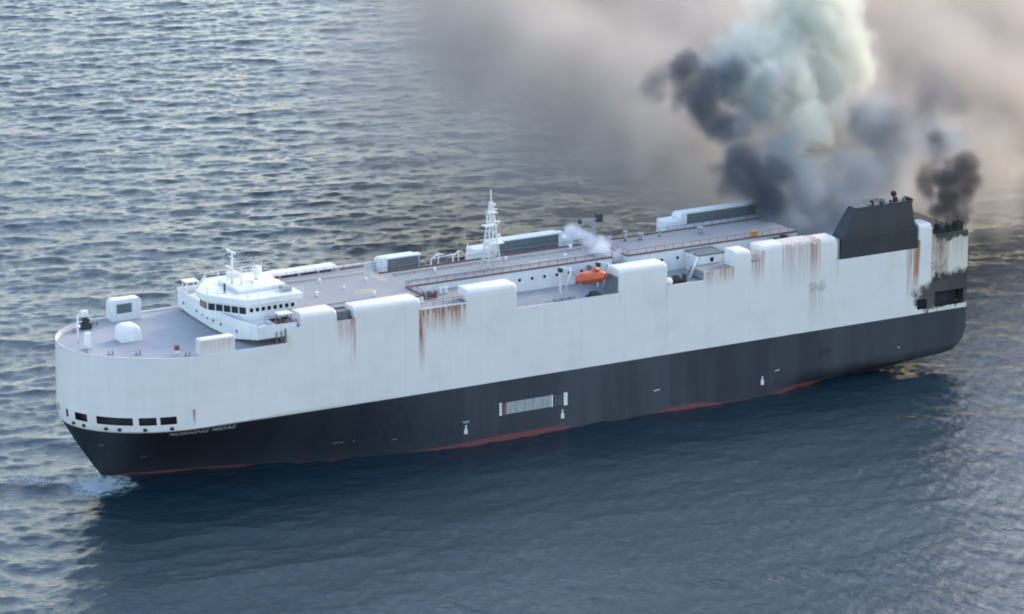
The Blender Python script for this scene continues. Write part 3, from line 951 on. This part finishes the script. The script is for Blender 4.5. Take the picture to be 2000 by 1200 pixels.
# ------------------------------------------------------------------ funnel
fn = empty('funnel', (162, -12, ZD), ship)
y0, y1 = -HB + .04, -12.4
sec = [(24.3, 153.3, 171.3), (28.4, 153.6, 171.3), (30.0, 154.5, 170.7), (33.8, 157.0, 170.2)]
q = MB()
rows = []
for (z, a, b_) in sec:
    ins = max(0, (z - 29.0) * .10)
    rows.append([(a, y1 - ins * .4, z), (a + .0, y0 + ins + .5, z), (a + .5, y0 + ins, z), (b_ - .5, y0 + ins, z), (b_, y0 + ins + .5, z), (b_, y1 - ins * .4, z)])
q.grid(rows, False, True)
q.add(rows[-1], [tuple(range(6))])
q.build('funnel_casing', M['funnel'], fn)
box('funnel_rim', M['funnel'], fn, 157.2, 170.1, y0 + .55, y0 + .7, 33.75, 34.1)
box('funnel_rim', M['funnel'], fn, 157.1, 157.3, y0 + .7, y1 - .3, 33.75, 34.0)
box('funnel_rim', M['funnel'], fn, 170.0, 170.2, y0 + .7, y1 - .3, 33.75, 34.4)
for i, (x, y, h, r_) in enumerate(((160.8, -14.4, .7, .3), (162, -13.4, .9, .4), (163.2, -14.6, .8, .25), (164.4, -13.5, 1.1, .45), (165.6, -14.5, .8, .25), (167.6, -13.4, .9, .35), (168.6, -14.5, 1.0, .3))):
    MB().tube((x, y, 33.5), (x, y, 33.7 + h), r_, k=10).build('exhaust_pipe', M['burnt' if i % 3 else 'louvre'], fn)
q = MB().tube((166.6, -14, 33.6), (166.6, -14, 35.3), .16, k=6).sphere((166.6, -14, 35.5), .6)
q.build('whistle_drum', M['burnt'], fn)
box('funnel_base_plate', M['grey'], ship, 152.45, 153.1, -HB + .3, -12, ZD - .3, 28.6)
# charred stern deck gear
for i in range(9):
    x = 175.2 + i * .85
    hgt = random.uniform(.5, 1.9)
    q = MB().box(x - .35, x + .45, -15.4 + random.uniform(-.2, .5), -13.6, 26.5, 26.5 + hgt)
    q.tube((x, -14.5, 26.5), (x + random.uniform(-.6, .6), -14.3, 27.5 + hgt), .12, k=5)
    q.build('charred_deck_gear', M['burnt'], ship, bevel=.1)
rail('stern_rail', [(175, -15.8, 26.8), (182.5, -15.8, 26.8)], mat='burnt')

# ------------------------------------------------------------------ marks on the hull side
def side_y(x, z): return -half(x, z)


def decal(poly, m, name, parent=hull, off=.02):
    q = MB()
    n = len(poly)
    f = [(x, side_y(x, z) - off, z) for x, z in poly]
    b2 = [(x, side_y(x, z) + .05, z) for x, z in poly]
    q.add(f + b2, [tuple(range(n))] + [(i, n + i, n + (i + 1) % n, (i + 1) % n) for i in range(n)])
    return q.build(name, m, parent)


for x in (71.9, 92.1, 135.87):     # tug push marks: bottle shaped white arrows
    decal([(x - .34, 2.25), (x + .34, 2.25), (x + .34, 3.1), (x + .14, 3.45), (x + .14, 3.95), (x - .14, 3.95), (x - .14, 3.45), (x - .34, 3.1)], M['lettering'], 'tug_mark')
for x in (71.9,):
    decal([(x - .7, 4.55), (x - .55, 4.85), (x, 4.6), (x + .55, 4.85), (x + .7, 4.55), (x, 4.3)], M['door'], 'tug_mark')
for (x, z, w) in ((112.4, 4.62, .65), (139.2, 4.6, .5), (167.2, 5.2, .18)):
    decal([(x - w, z - .08), (x + w, z + .02), (x + w, z + .2), (x - w, z + .08)], M['lettering'], 'draught_mark')
for (x, z, w) in ((58, 3.0, .5), (48.5, 3.6, 2.0), (12.8, 4.2, .5)):
    decal([(x - w, z - .05), (x + w, z + .03), (x + w, z + .13), (x - w, z + .03)], M['door'], 'scuff_mark')
decal([(148.6, 7.6), (151.6, 7.4), (151.8, 6.8), (150.9, 6.5), (150.8, 5.6), (150.3, 6.3), (149.6, 6.5), (149.2, 5.2), (148.8, 5.3)], M['inside'], 'dark_scorch_mark')
# fairleads under the bow openings
for x in (1.4, 4.0, 5.8, 9.6, 14.0, 0.5):
    z = 12.0
    y = side_y(x, z)
    o = MB().sphere((x, y, z), .42, .8, 10, 6).build('fairlead', M['dark'], hull)
# hawse opening and anchor pocket
MB().sphere((5.2, side_y(5.2, 7.6) + .25, 7.6), .75, .9, 10, 6).build('hawse_pipe', M['dark'], hull)

# pilot / bunker door in the black side
sdo = empty('side_door', (86, -HB, 5), ship)
box('door_panel', M['door'], sdo, 80.2, 89.8, -HB - .05, -HB + .06, 4.85, 7.05)
box('door_frame', M['lettering'], sdo, 78.75, 79.25, -HB - .1, -HB + .05, 4.75, 7.15)
box('door_frame', M['white'], sdo, 92.3, 93.1, -HB - .1, -HB + .05, 4.7, 7.15)
box('door_jamb', M['red'], sdo, 79.5, 80.1, -HB - .08, -HB + .05, 4.8, 7.05)
box('door_recess', M['dark'], sdo, 90.0, 92.2, -HB - .04, -HB + .06, 4.85, 7.05)
box('door_rib', M['white'], sdo, 89.75, 89.98, -HB - .12, -HB + .05, 4.8, 7.1)
for x in (82.1, 84.0, 85.9, 87.8): box('door_rib', M['door'], sdo, x, x + .12, -HB - .11, -HB - .052, 4.9, 7.0)
for x in (90.6, 91.2, 91.7): box('door_rib', M['grey'], sdo, x, x + .1, -HB - .09, -HB - .042, 4.9, 6.9)

# ship's name, bent onto the bow plating word by word
for word, xa, xb in (('MORNING', 14.2, 21.3), ('MIDAS', 21.95, 26.4)):
    fc = bpy.data.curves.new('ship_name', 'FONT')
    fc.body = word
    fc.size = 1.3
    fc.offset = 0.022
    fo = bpy.data.objects.new('ship_name', fc)
    col.objects.link(fo)
    dg = bpy.context.evaluated_depsgraph_get()
    me = bpy.data.meshes.new_from_object(fo.evaluated_get(dg))
    bpy.data.objects.remove(fo)
    vx = [v.co.x for v in me.vertices]
    x0_, x1_ = min(vx), max(vx)
    bm = bmesh.new(); bm.from_mesh(me)
    for v in bm.verts:
        x = xa + (v.co.x - x0_) / (x1_ - x0_) * (xb - xa)
        z = 9.95 + v.co.y
        v.co = Vector((x, side_y(x, z) - .03, z))
    bmesh.ops.recalc_face_normals(bm, faces=bm.faces)
    bm.to_mesh(me); bm.free()
    me.materials.clear(); me.materials.append(M['lettering'])
    fo = bpy.data.objects.new('ship_name', me)
    col.objects.link(fo)
    par(fo, hull)

# ------------------------------------------------------------------ bow wave foam
m, t, b = newmat('foam')
co_ = t.new('ShaderNodeTexCoord').outputs['Object']
at_ = t.new('ShaderNodeAttribute', attribute_name='foam').outputs['Fac']
fn_ = t.noise(co_, (.55, .55, .55), 6, .68)
fn2 = t.noise(co_, (2.0, 2.0, 2.0), 5, .7, (4, 4, 4))
f = t.math('MULTIPLY_ADD', fn2, .45, t.math('MULTIPLY', fn_, .75))
al = t.ramp(t.math('ADD', f, at_), 1.02, 1.32)
b.inputs['Base Color'].default_value = (.44, .50, .54, 1)
b.inputs['Roughness'].default_value = .75
t.l.new(al, b.inputs['Alpha'])
M['foam'] = m


def foam(name, cx, cy_, lx, ly, ang, label, peak=.75):
    n = 150
    a = np.linspace(-1, 1, n)
    A, B_ = np.meshgrid(a, a)
    ca, sa = math.cos(ang), math.sin(ang)
    X = cx + A * lx * ca - B_ * ly * sa
    Y = cy_ + A * lx * sa + B_ * ly * ca
    Z, DX, DY = waves(X, Y)
    rr = np.sqrt(A ** 2 + B_ ** 2)
    val = (peak * np.clip(1 - rr, 0, 1) ** .7 - .0).astype(np.float32)
    cc = np.stack([X + DX, Y + DY, Z + .06], -1).reshape(-1, 3)
    ix = np.arange(n * n).reshape(n, n)
    qd = np.stack([ix[:-1, :-1], ix[:-1, 1:], ix[1:, 1:], ix[1:, :-1]], -1).reshape(-1, 4)
    o = fast_mesh(name, cc, qd, M['foam'])
    atr = o.data.attributes.new('foam', 'FLOAT', 'POINT')
    atr.data.foreach_set('value', val.ravel())
    return tag(o, label, 'foam', kind='stuff')


foam('bow_foam', 4.5, -4.5, 12.5, 11.0, .2, 'patch of white foam on the water at the ship bow', .8)
foam('foam_streak', -4.5, 4.0, 11.0, 13.0, .1, 'thin broken foam on the water ahead of the bow', .58)


# ------------------------------------------------------------------ smoke
def smoke(name, blobs, dens, color, voxel, label, nscale=.06, ndetail=5, thr=(.35, .75), aniso=.25, dist=.5, edge=(1.0, .15), absorb=(0, 0, 0), carve=1.0, pad=1.15, rough=.6):
    """blobs: (point, radius, weight). One fog volume filled by a field of soft blobs broken up by noise."""
    m = bpy.data.materials.new(name)
    m.use_nodes = True
    tt = m.node_tree
    tt.nodes.clear()
    out = tt.nodes.new('ShaderNodeOutputMaterial')
    pv = tt.nodes.new('ShaderNodeVolumePrincipled')
    pv.inputs['Color'].default_value = (*color, 1)
    pv.inputs['Absorption Color'].default_value = (*absorb, 1)
    pv.inputs['Density'].default_value = dens
    pv.inputs['Density Attribute'].default_value = 'density'
    pv.inputs['Anisotropy'].default_value = aniso
    tt.links.new(pv.outputs[0], out.inputs['Volume'])
    ng = bpy.data.node_groups.new(name, 'GeometryNodeTree')
    ng.interface.new_socket('Geometry', in_out='OUTPUT', socket_type='NodeSocketGeometry')
    N, Lk = ng.nodes, ng.links
    go = N.new('NodeGroupOutput')
    pos = N.new('GeometryNodeInputPosition').outputs[0]

    def mth(op, a, b_=0.0, c=0.0, clamp=False):
        n = N.new('ShaderNodeMath'); n.operation = op; n.use_clamp = clamp
        for k, v in enumerate((a, b_, c)):
            if isinstance(v, bpy.types.NodeSocket): Lk.new(v, n.inputs[k])
            else: n.inputs[k].default_value = v
        return n.outputs[0]

    def noise(scale, detail, off=(0, 0, 0), vec=pos, rgh=rough, color_out=False):
        ad = N.new('ShaderNodeVectorMath'); ad.operation = 'ADD'
        Lk.new(vec, ad.inputs[0]); ad.inputs[1].default_value = off
        n = N.new('ShaderNodeTexNoise')
        n.inputs['Scale'].default_value = scale; n.inputs['Detail'].default_value = detail; n.inputs['Roughness'].default_value = rgh
        Lk.new(ad.outputs[0], n.inputs['Vector'])
        return n.outputs['Color'] if color_out else n.outputs['Fac']
    # warp the lookup so that outlines curl
    wc = noise(nscale * .9, 3, (13, 7, 29), color_out=True)
    sb = N.new('ShaderNodeVectorMath'); sb.operation = 'SUBTRACT'
    Lk.new(wc, sb.inputs[0]); sb.inputs[1].default_value = (.5, .5, .5)
    sc = N.new('ShaderNodeVectorMath'); sc.operation = 'SCALE'
    Lk.new(sb.outputs[0], sc.inputs[0]); sc.inputs['Scale'].default_value = dist / nscale
    ad = N.new('ShaderNodeVectorMath'); ad.operation = 'ADD'
    Lk.new(pos, ad.inputs[0]); Lk.new(sc.outputs[0], ad.inputs[1])
    wp = ad.outputs[0]
    tot = None
    for (p, r, w) in blobs:
        dn = N.new('ShaderNodeVectorMath'); dn.operation = 'DISTANCE'
        Lk.new(wp, dn.inputs[0]); dn.inputs[1].default_value = tuple(p)
        mr = N.new('ShaderNodeMapRange'); mr.interpolation_type = 'SMOOTHSTEP'
        Lk.new(dn.outputs['Value'], mr.inputs['Value'])
        mr.inputs['From Min'].default_value = r * edge[0]; mr.inputs['From Max'].default_value = r * edge[1]
        mr.inputs['To Min'].default_value = 0; mr.inputs['To Max'].default_value = w
        tot = mr.outputs[0] if tot is None else mth('MAXIMUM', tot, mr.outputs[0])
    n1 = noise(nscale, ndetail)
    mr = N.new('ShaderNodeMapRange'); mr.interpolation_type = 'SMOOTHSTEP'
    # the noise bites deeper where the blob is weak: billowy rims, solid hearts
    Lk.new(mth('ADD', n1, mth('MULTIPLY', mth('SUBTRACT', tot, 1.0), carve * .45)), mr.inputs['Value'])
    mr.inputs['From Min'].default_value = thr[0]; mr.inputs['From Max'].default_value = thr[1]
    den = mth('MULTIPLY', mr.outputs[0], mth('MINIMUM', mth('MULTIPLY', tot, 2.0), tot))
    den = mth('MULTIPLY', mth('GREATER_THAN', den, .004), den)
    lo = [min(p[k] - r * pad for p, r, w in blobs) for k in range(3)]
    hi = [max(p[k] + r * pad for p, r, w in blobs) for k in range(3)]
    lo[2] = max(lo[2], .8)
    vc = N.new('GeometryNodeVolumeCube')
    Lk.new(den, vc.inputs['Density'])
    vc.inputs['Min'].default_value = lo; vc.inputs['Max'].default_value = hi
    for k, nm in enumerate(('Resolution X', 'Resolution Y', 'Resolution Z')):
        vc.inputs[nm].default_value = max(8, int((hi[k] - lo[k]) / voxel))
    sm = N.new('GeometryNodeSetMaterial')
    sm.inputs['Material'].default_value = m
    Lk.new(vc.outputs[0], sm.inputs['Geometry'])
    Lk.new(sm.outputs[0], go.inputs[0])
    me = bpy.data.meshes.new(name)
    o = bpy.data.objects.new(name, me)
    col.objects.link(o)
    me.materials.append(m)
    md = o.modifiers.new('smoke', 'NODES')
    md.node_group = ng
    return tag(o, label, 'smoke', kind='stuff')


def B(a, b_, Y, r, w=1.0): return (at(a, b_, Y), r, w)


def trail(path, n, jit, r0, r1, w=1.0, seed=1):
    """blobs scattered along a path of (pixel x, pixel y, depth): one connected ragged plume"""
    rg = random.Random(seed)
    out = []
    for i in range(n):
        t_ = (i + rg.random() * .8) / n * (len(path) - 1)
        k = min(int(t_), len(path) - 2)
        f_ = t_ - k
        p = Vector(at(*path[k])).lerp(Vector(at(*path[k + 1])), f_)
        g = t_ / (len(path) - 1)
        r = (r0 + (r1 - r0) * g) * rg.uniform(.6, 1.2)
        j = jit * (.35 + .65 * g)
        out.append((p + Vector((rg.gauss(0, j), rg.gauss(0, j), rg.gauss(0, j))), r, w * rg.uniform(.7, 1.1)))
    return out


# wide pale tan drift, blown away from the camera behind the ship
smoke('smoke_drift', [
    B(1560, 400, 26, 18, 1), B(1470, 360, 40, 21, 1), B(1390, 350, 50, 22, .9), B(1360, 290, 60, 27, 1), B(1250, 250, 85, 30, .95), B(1140, 190, 110, 33, .9), B(1040, 120, 135, 35, .9),
    B(930, 40, 160, 32, .95), B(1000, -10, 165, 34, .9), B(1180, 0, 160, 36, .85), B(1330, 60, 130, 36, .85), B(1470, 140, 95, 32, .95), B(1600, 230, 70, 28, 1), B(1740, 310, 60, 26, 1), B(1860, 330, 60, 24, 1),
    B(1820, 210, 85, 32, 1), B(1930, 120, 110, 34, 1), B(1780, 90, 115, 36, 1), B(1630, 60, 120, 36, 1), B(1480, 0, 150, 36, .9), B(1700, -40, 160, 40, 1), B(1950, -20, 160, 40, 1), B(2060, 60, 140, 36, 1), B(1960, 240, 80, 26, 1), B(2060, 200, 100, 26, .9),
    B(1840, 430, 30, 14, .7), B(1700, 400, 35, 17, .9), B(1930, 390, 50, 15, .65)],
    .16, (.80, .72, .645), 1.8, 'wide pale tan smoke drifting away behind the ship', nscale=.04, ndetail=6, thr=(.18, .6), aniso=0, dist=.55, carve=.85, edge=(1.15, .1), rough=.66)
# low thin veil spreading over the water behind the midship deck
smoke('thin_smoke_veil', [B(1340, 400, 40, 20, 1), B(1250, 400, 55, 26, 1), B(1150, 370, 75, 32, 1), B(1040, 320, 95, 38, 1), B(930, 240, 125, 42, .9), B(830, 150, 160, 42, .8), B(1120, 270, 110, 38, 1), B(1000, 180, 140, 40, .9), B(760, 60, 200, 40, .7), B(860, 330, 100, 32, .6)],
    .030, (.60, .575, .56), 3.0, 'thin grey smoke veil low over the water behind the ship', nscale=.03, ndetail=4, thr=(.1, .62), aniso=0, dist=.4, carve=.7, edge=(1.15, .05), rough=.6)
# the same plume further downwind, high over the water beyond the ship
smoke('high_smoke', [((235, 300, 85), 62, 1), ((290, 360, 100), 75, 1), ((250, 240, 80), 48, 1), ((330, 280, 95), 70, 1), ((380, 400, 120), 85, 1), ((190, 250, 75), 36, .7), ((205, 350, 95), 48, .8)],
    .07, (.70, .68, .67), 5.0, 'high smoke plume drifting downwind over the sea', nscale=.016, thr=(.12, .6), aniso=0, dist=.3, carve=.7, edge=(1.1, .2))
# dense pale billows, greenish cream
smoke('billowing_smoke', trail([(1580, 330, 20), (1570, 240, 26), (1590, 170, 32), (1640, 100, 36), (1600, 10, 44), (1560, -40, 50)], 34, 4.5, 4.5, 8.5, 1.0, 5)
    + trail([(1620, 170, 32), (1540, 160, 31), (1460, 150, 31), (1430, 110, 34)], 14, 2.5, 6, 5, .95, 8) + [B(1665, 125, 34, 6.5, 1.05), B(1640, 80, 37, 8, 1), B(1600, 140, 34, 8.5, 1), B(1530, 160, 30, 8, 1.05), B(1490, 170, 29, 7, 1), B(1560, 190, 29, 7, 1), B(1450, 150, 30, 6, .95), B(1500, 30, 50, 10, .8), B(1540, 90, 38, 8, .9), B(1480, 110, 36, 8, 1), B(1440, 90, 38, 7, .9), B(1510, 200, 28, 6.5, .95)],
    .42, (.90, .90, .82), .6, 'dense cream and pale green smoke billowing above the stern', nscale=.20, ndetail=6, thr=(.25, .50), aniso=0, dist=.8, carve=.85, edge=(1.4, .2), rough=.7)
# blue-grey smoke at the fire's foot
smoke('grey_smoke', trail([(1590, 465, 4), (1580, 420, 9), (1560, 350, 15), (1520, 280, 22), (1460, 220, 27), (1430, 180, 30)], 30, 4.0, 5, 8, .95, 3)
    + trail([(1560, 460, 4), (1610, 430, 8), (1650, 390, 12), (1700, 340, 20), (1730, 280, 28), (1760, 230, 32)], 30, 4.0, 7, 8, 1.0, 4) + trail([(1500, 470, 3), (1540, 440, 6), (1570, 380, 12)], 12, 3, 4.5, 6.5, 1, 6) + trail([(1440, 425, 14), (1500, 430, 10), (1580, 440, 7), (1660, 420, 8)], 18, 2.5, 5, 6, 1.05, 7),
    .34, (.55, .58, .61), .85, 'blue grey smoke rising from the burning deck', nscale=.16, ndetail=6, thr=(.20, .56), aniso=0, dist=.6, carve=.8, edge=(1.2, .12), rough=.66)
# black smoke
smoke('black_smoke', trail([(1505, 455, 4), (1498, 410, 7), (1485, 360, 9), (1465, 325, 11)], 22, 2.4, 3.0, 5.2, 1.15, 11) + [B(1515, 330, 10, 4.6, 1), B(1440, 318, 12, 4.2, 1), B(1400, 328, 13, 2.6, .8)]
    + trail([(1450, 300, 16), (1420, 260, 20), (1385, 220, 24), (1355, 175, 27), (1375, 135, 29)], 24, 2.4, 4.0, 5.4, 1.05, 12) + trail([(1370, 160, 28), (1310, 130, 32), (1290, 170, 34)], 7, 2.5, 5, 6, .7, 13),
    .34, (.16, .185, .22), .6, 'black smoke column rising from the deck ahead of the funnel', nscale=.19, ndetail=6, thr=(.25, .50), aniso=0, dist=.65, carve=.85, edge=(1.4, .2), rough=.68)
smoke('stern_smoke', trail([(1850, 440, -13), (1842, 405, -12), (1835, 370, -10), (1820, 345, -9)], 20, 1.3, 1.7, 3.6, 1.15, 21) + trail([(1868, 440, -13), (1878, 400, -11), (1880, 350, -9), (1895, 320, -8)], 18, 1.2, 1.6, 3.0, 1.1, 22)
    + trail([(1840, 350, -9), (1850, 320, -6), (1830, 280, 2)], 8, 1.8, 3, 4.5, .7, 23),
    .6, (.15, .14, .145), .4, 'small black smoke plume rising from the charred stern', nscale=.32, ndetail=6, thr=(.20, .52), aniso=0, dist=.5, carve=.8, edge=(1.5, .2), rough=.7)
smoke('dark_smoke_cloud', trail([(1700, 230, 28), (1760, 235, 25), (1820, 225, 21), (1880, 215, 18)], 18, 3.5, 6, 7, .9, 31) + trail([(1830, 290, 8), (1810, 230, 20), (1800, 180, 26)], 8, 3, 5, 7, .75, 32),
    .24, (.30, .30, .315), .9, 'thin dark grey smoke cloud above the stern', nscale=.15, ndetail=6, thr=(.22, .64), aniso=0, dist=.6, carve=.8, edge=(1.2, .1), rough=.66)
smoke('steam_puff', trail([(1112, 446, 11), (1130, 458, 8), (1150, 473, 5), (1170, 488, 1), (1190, 502, -3), (1205, 506, -5)], 18, .9, 1.9, 2.4, 1.1, 41),
    1.0, (.92, .92, .94), .4, 'small white vapour puff drifting across the midship deck', nscale=.36, ndetail=5, thr=(.2, .5), aniso=0, dist=.35, carve=.8, edge=(1.3, .25))
smoke('faint_vapour', [B(615, 490, 18, 4.2, .5), B(630, 470, 20, 4, .4)],
    .10, (.85, .80, .78), .8, 'faint tan vapour wisp above the far canopy roof', nscale=.14, thr=(.2, .7), aniso=0, dist=.3, carve=.5)
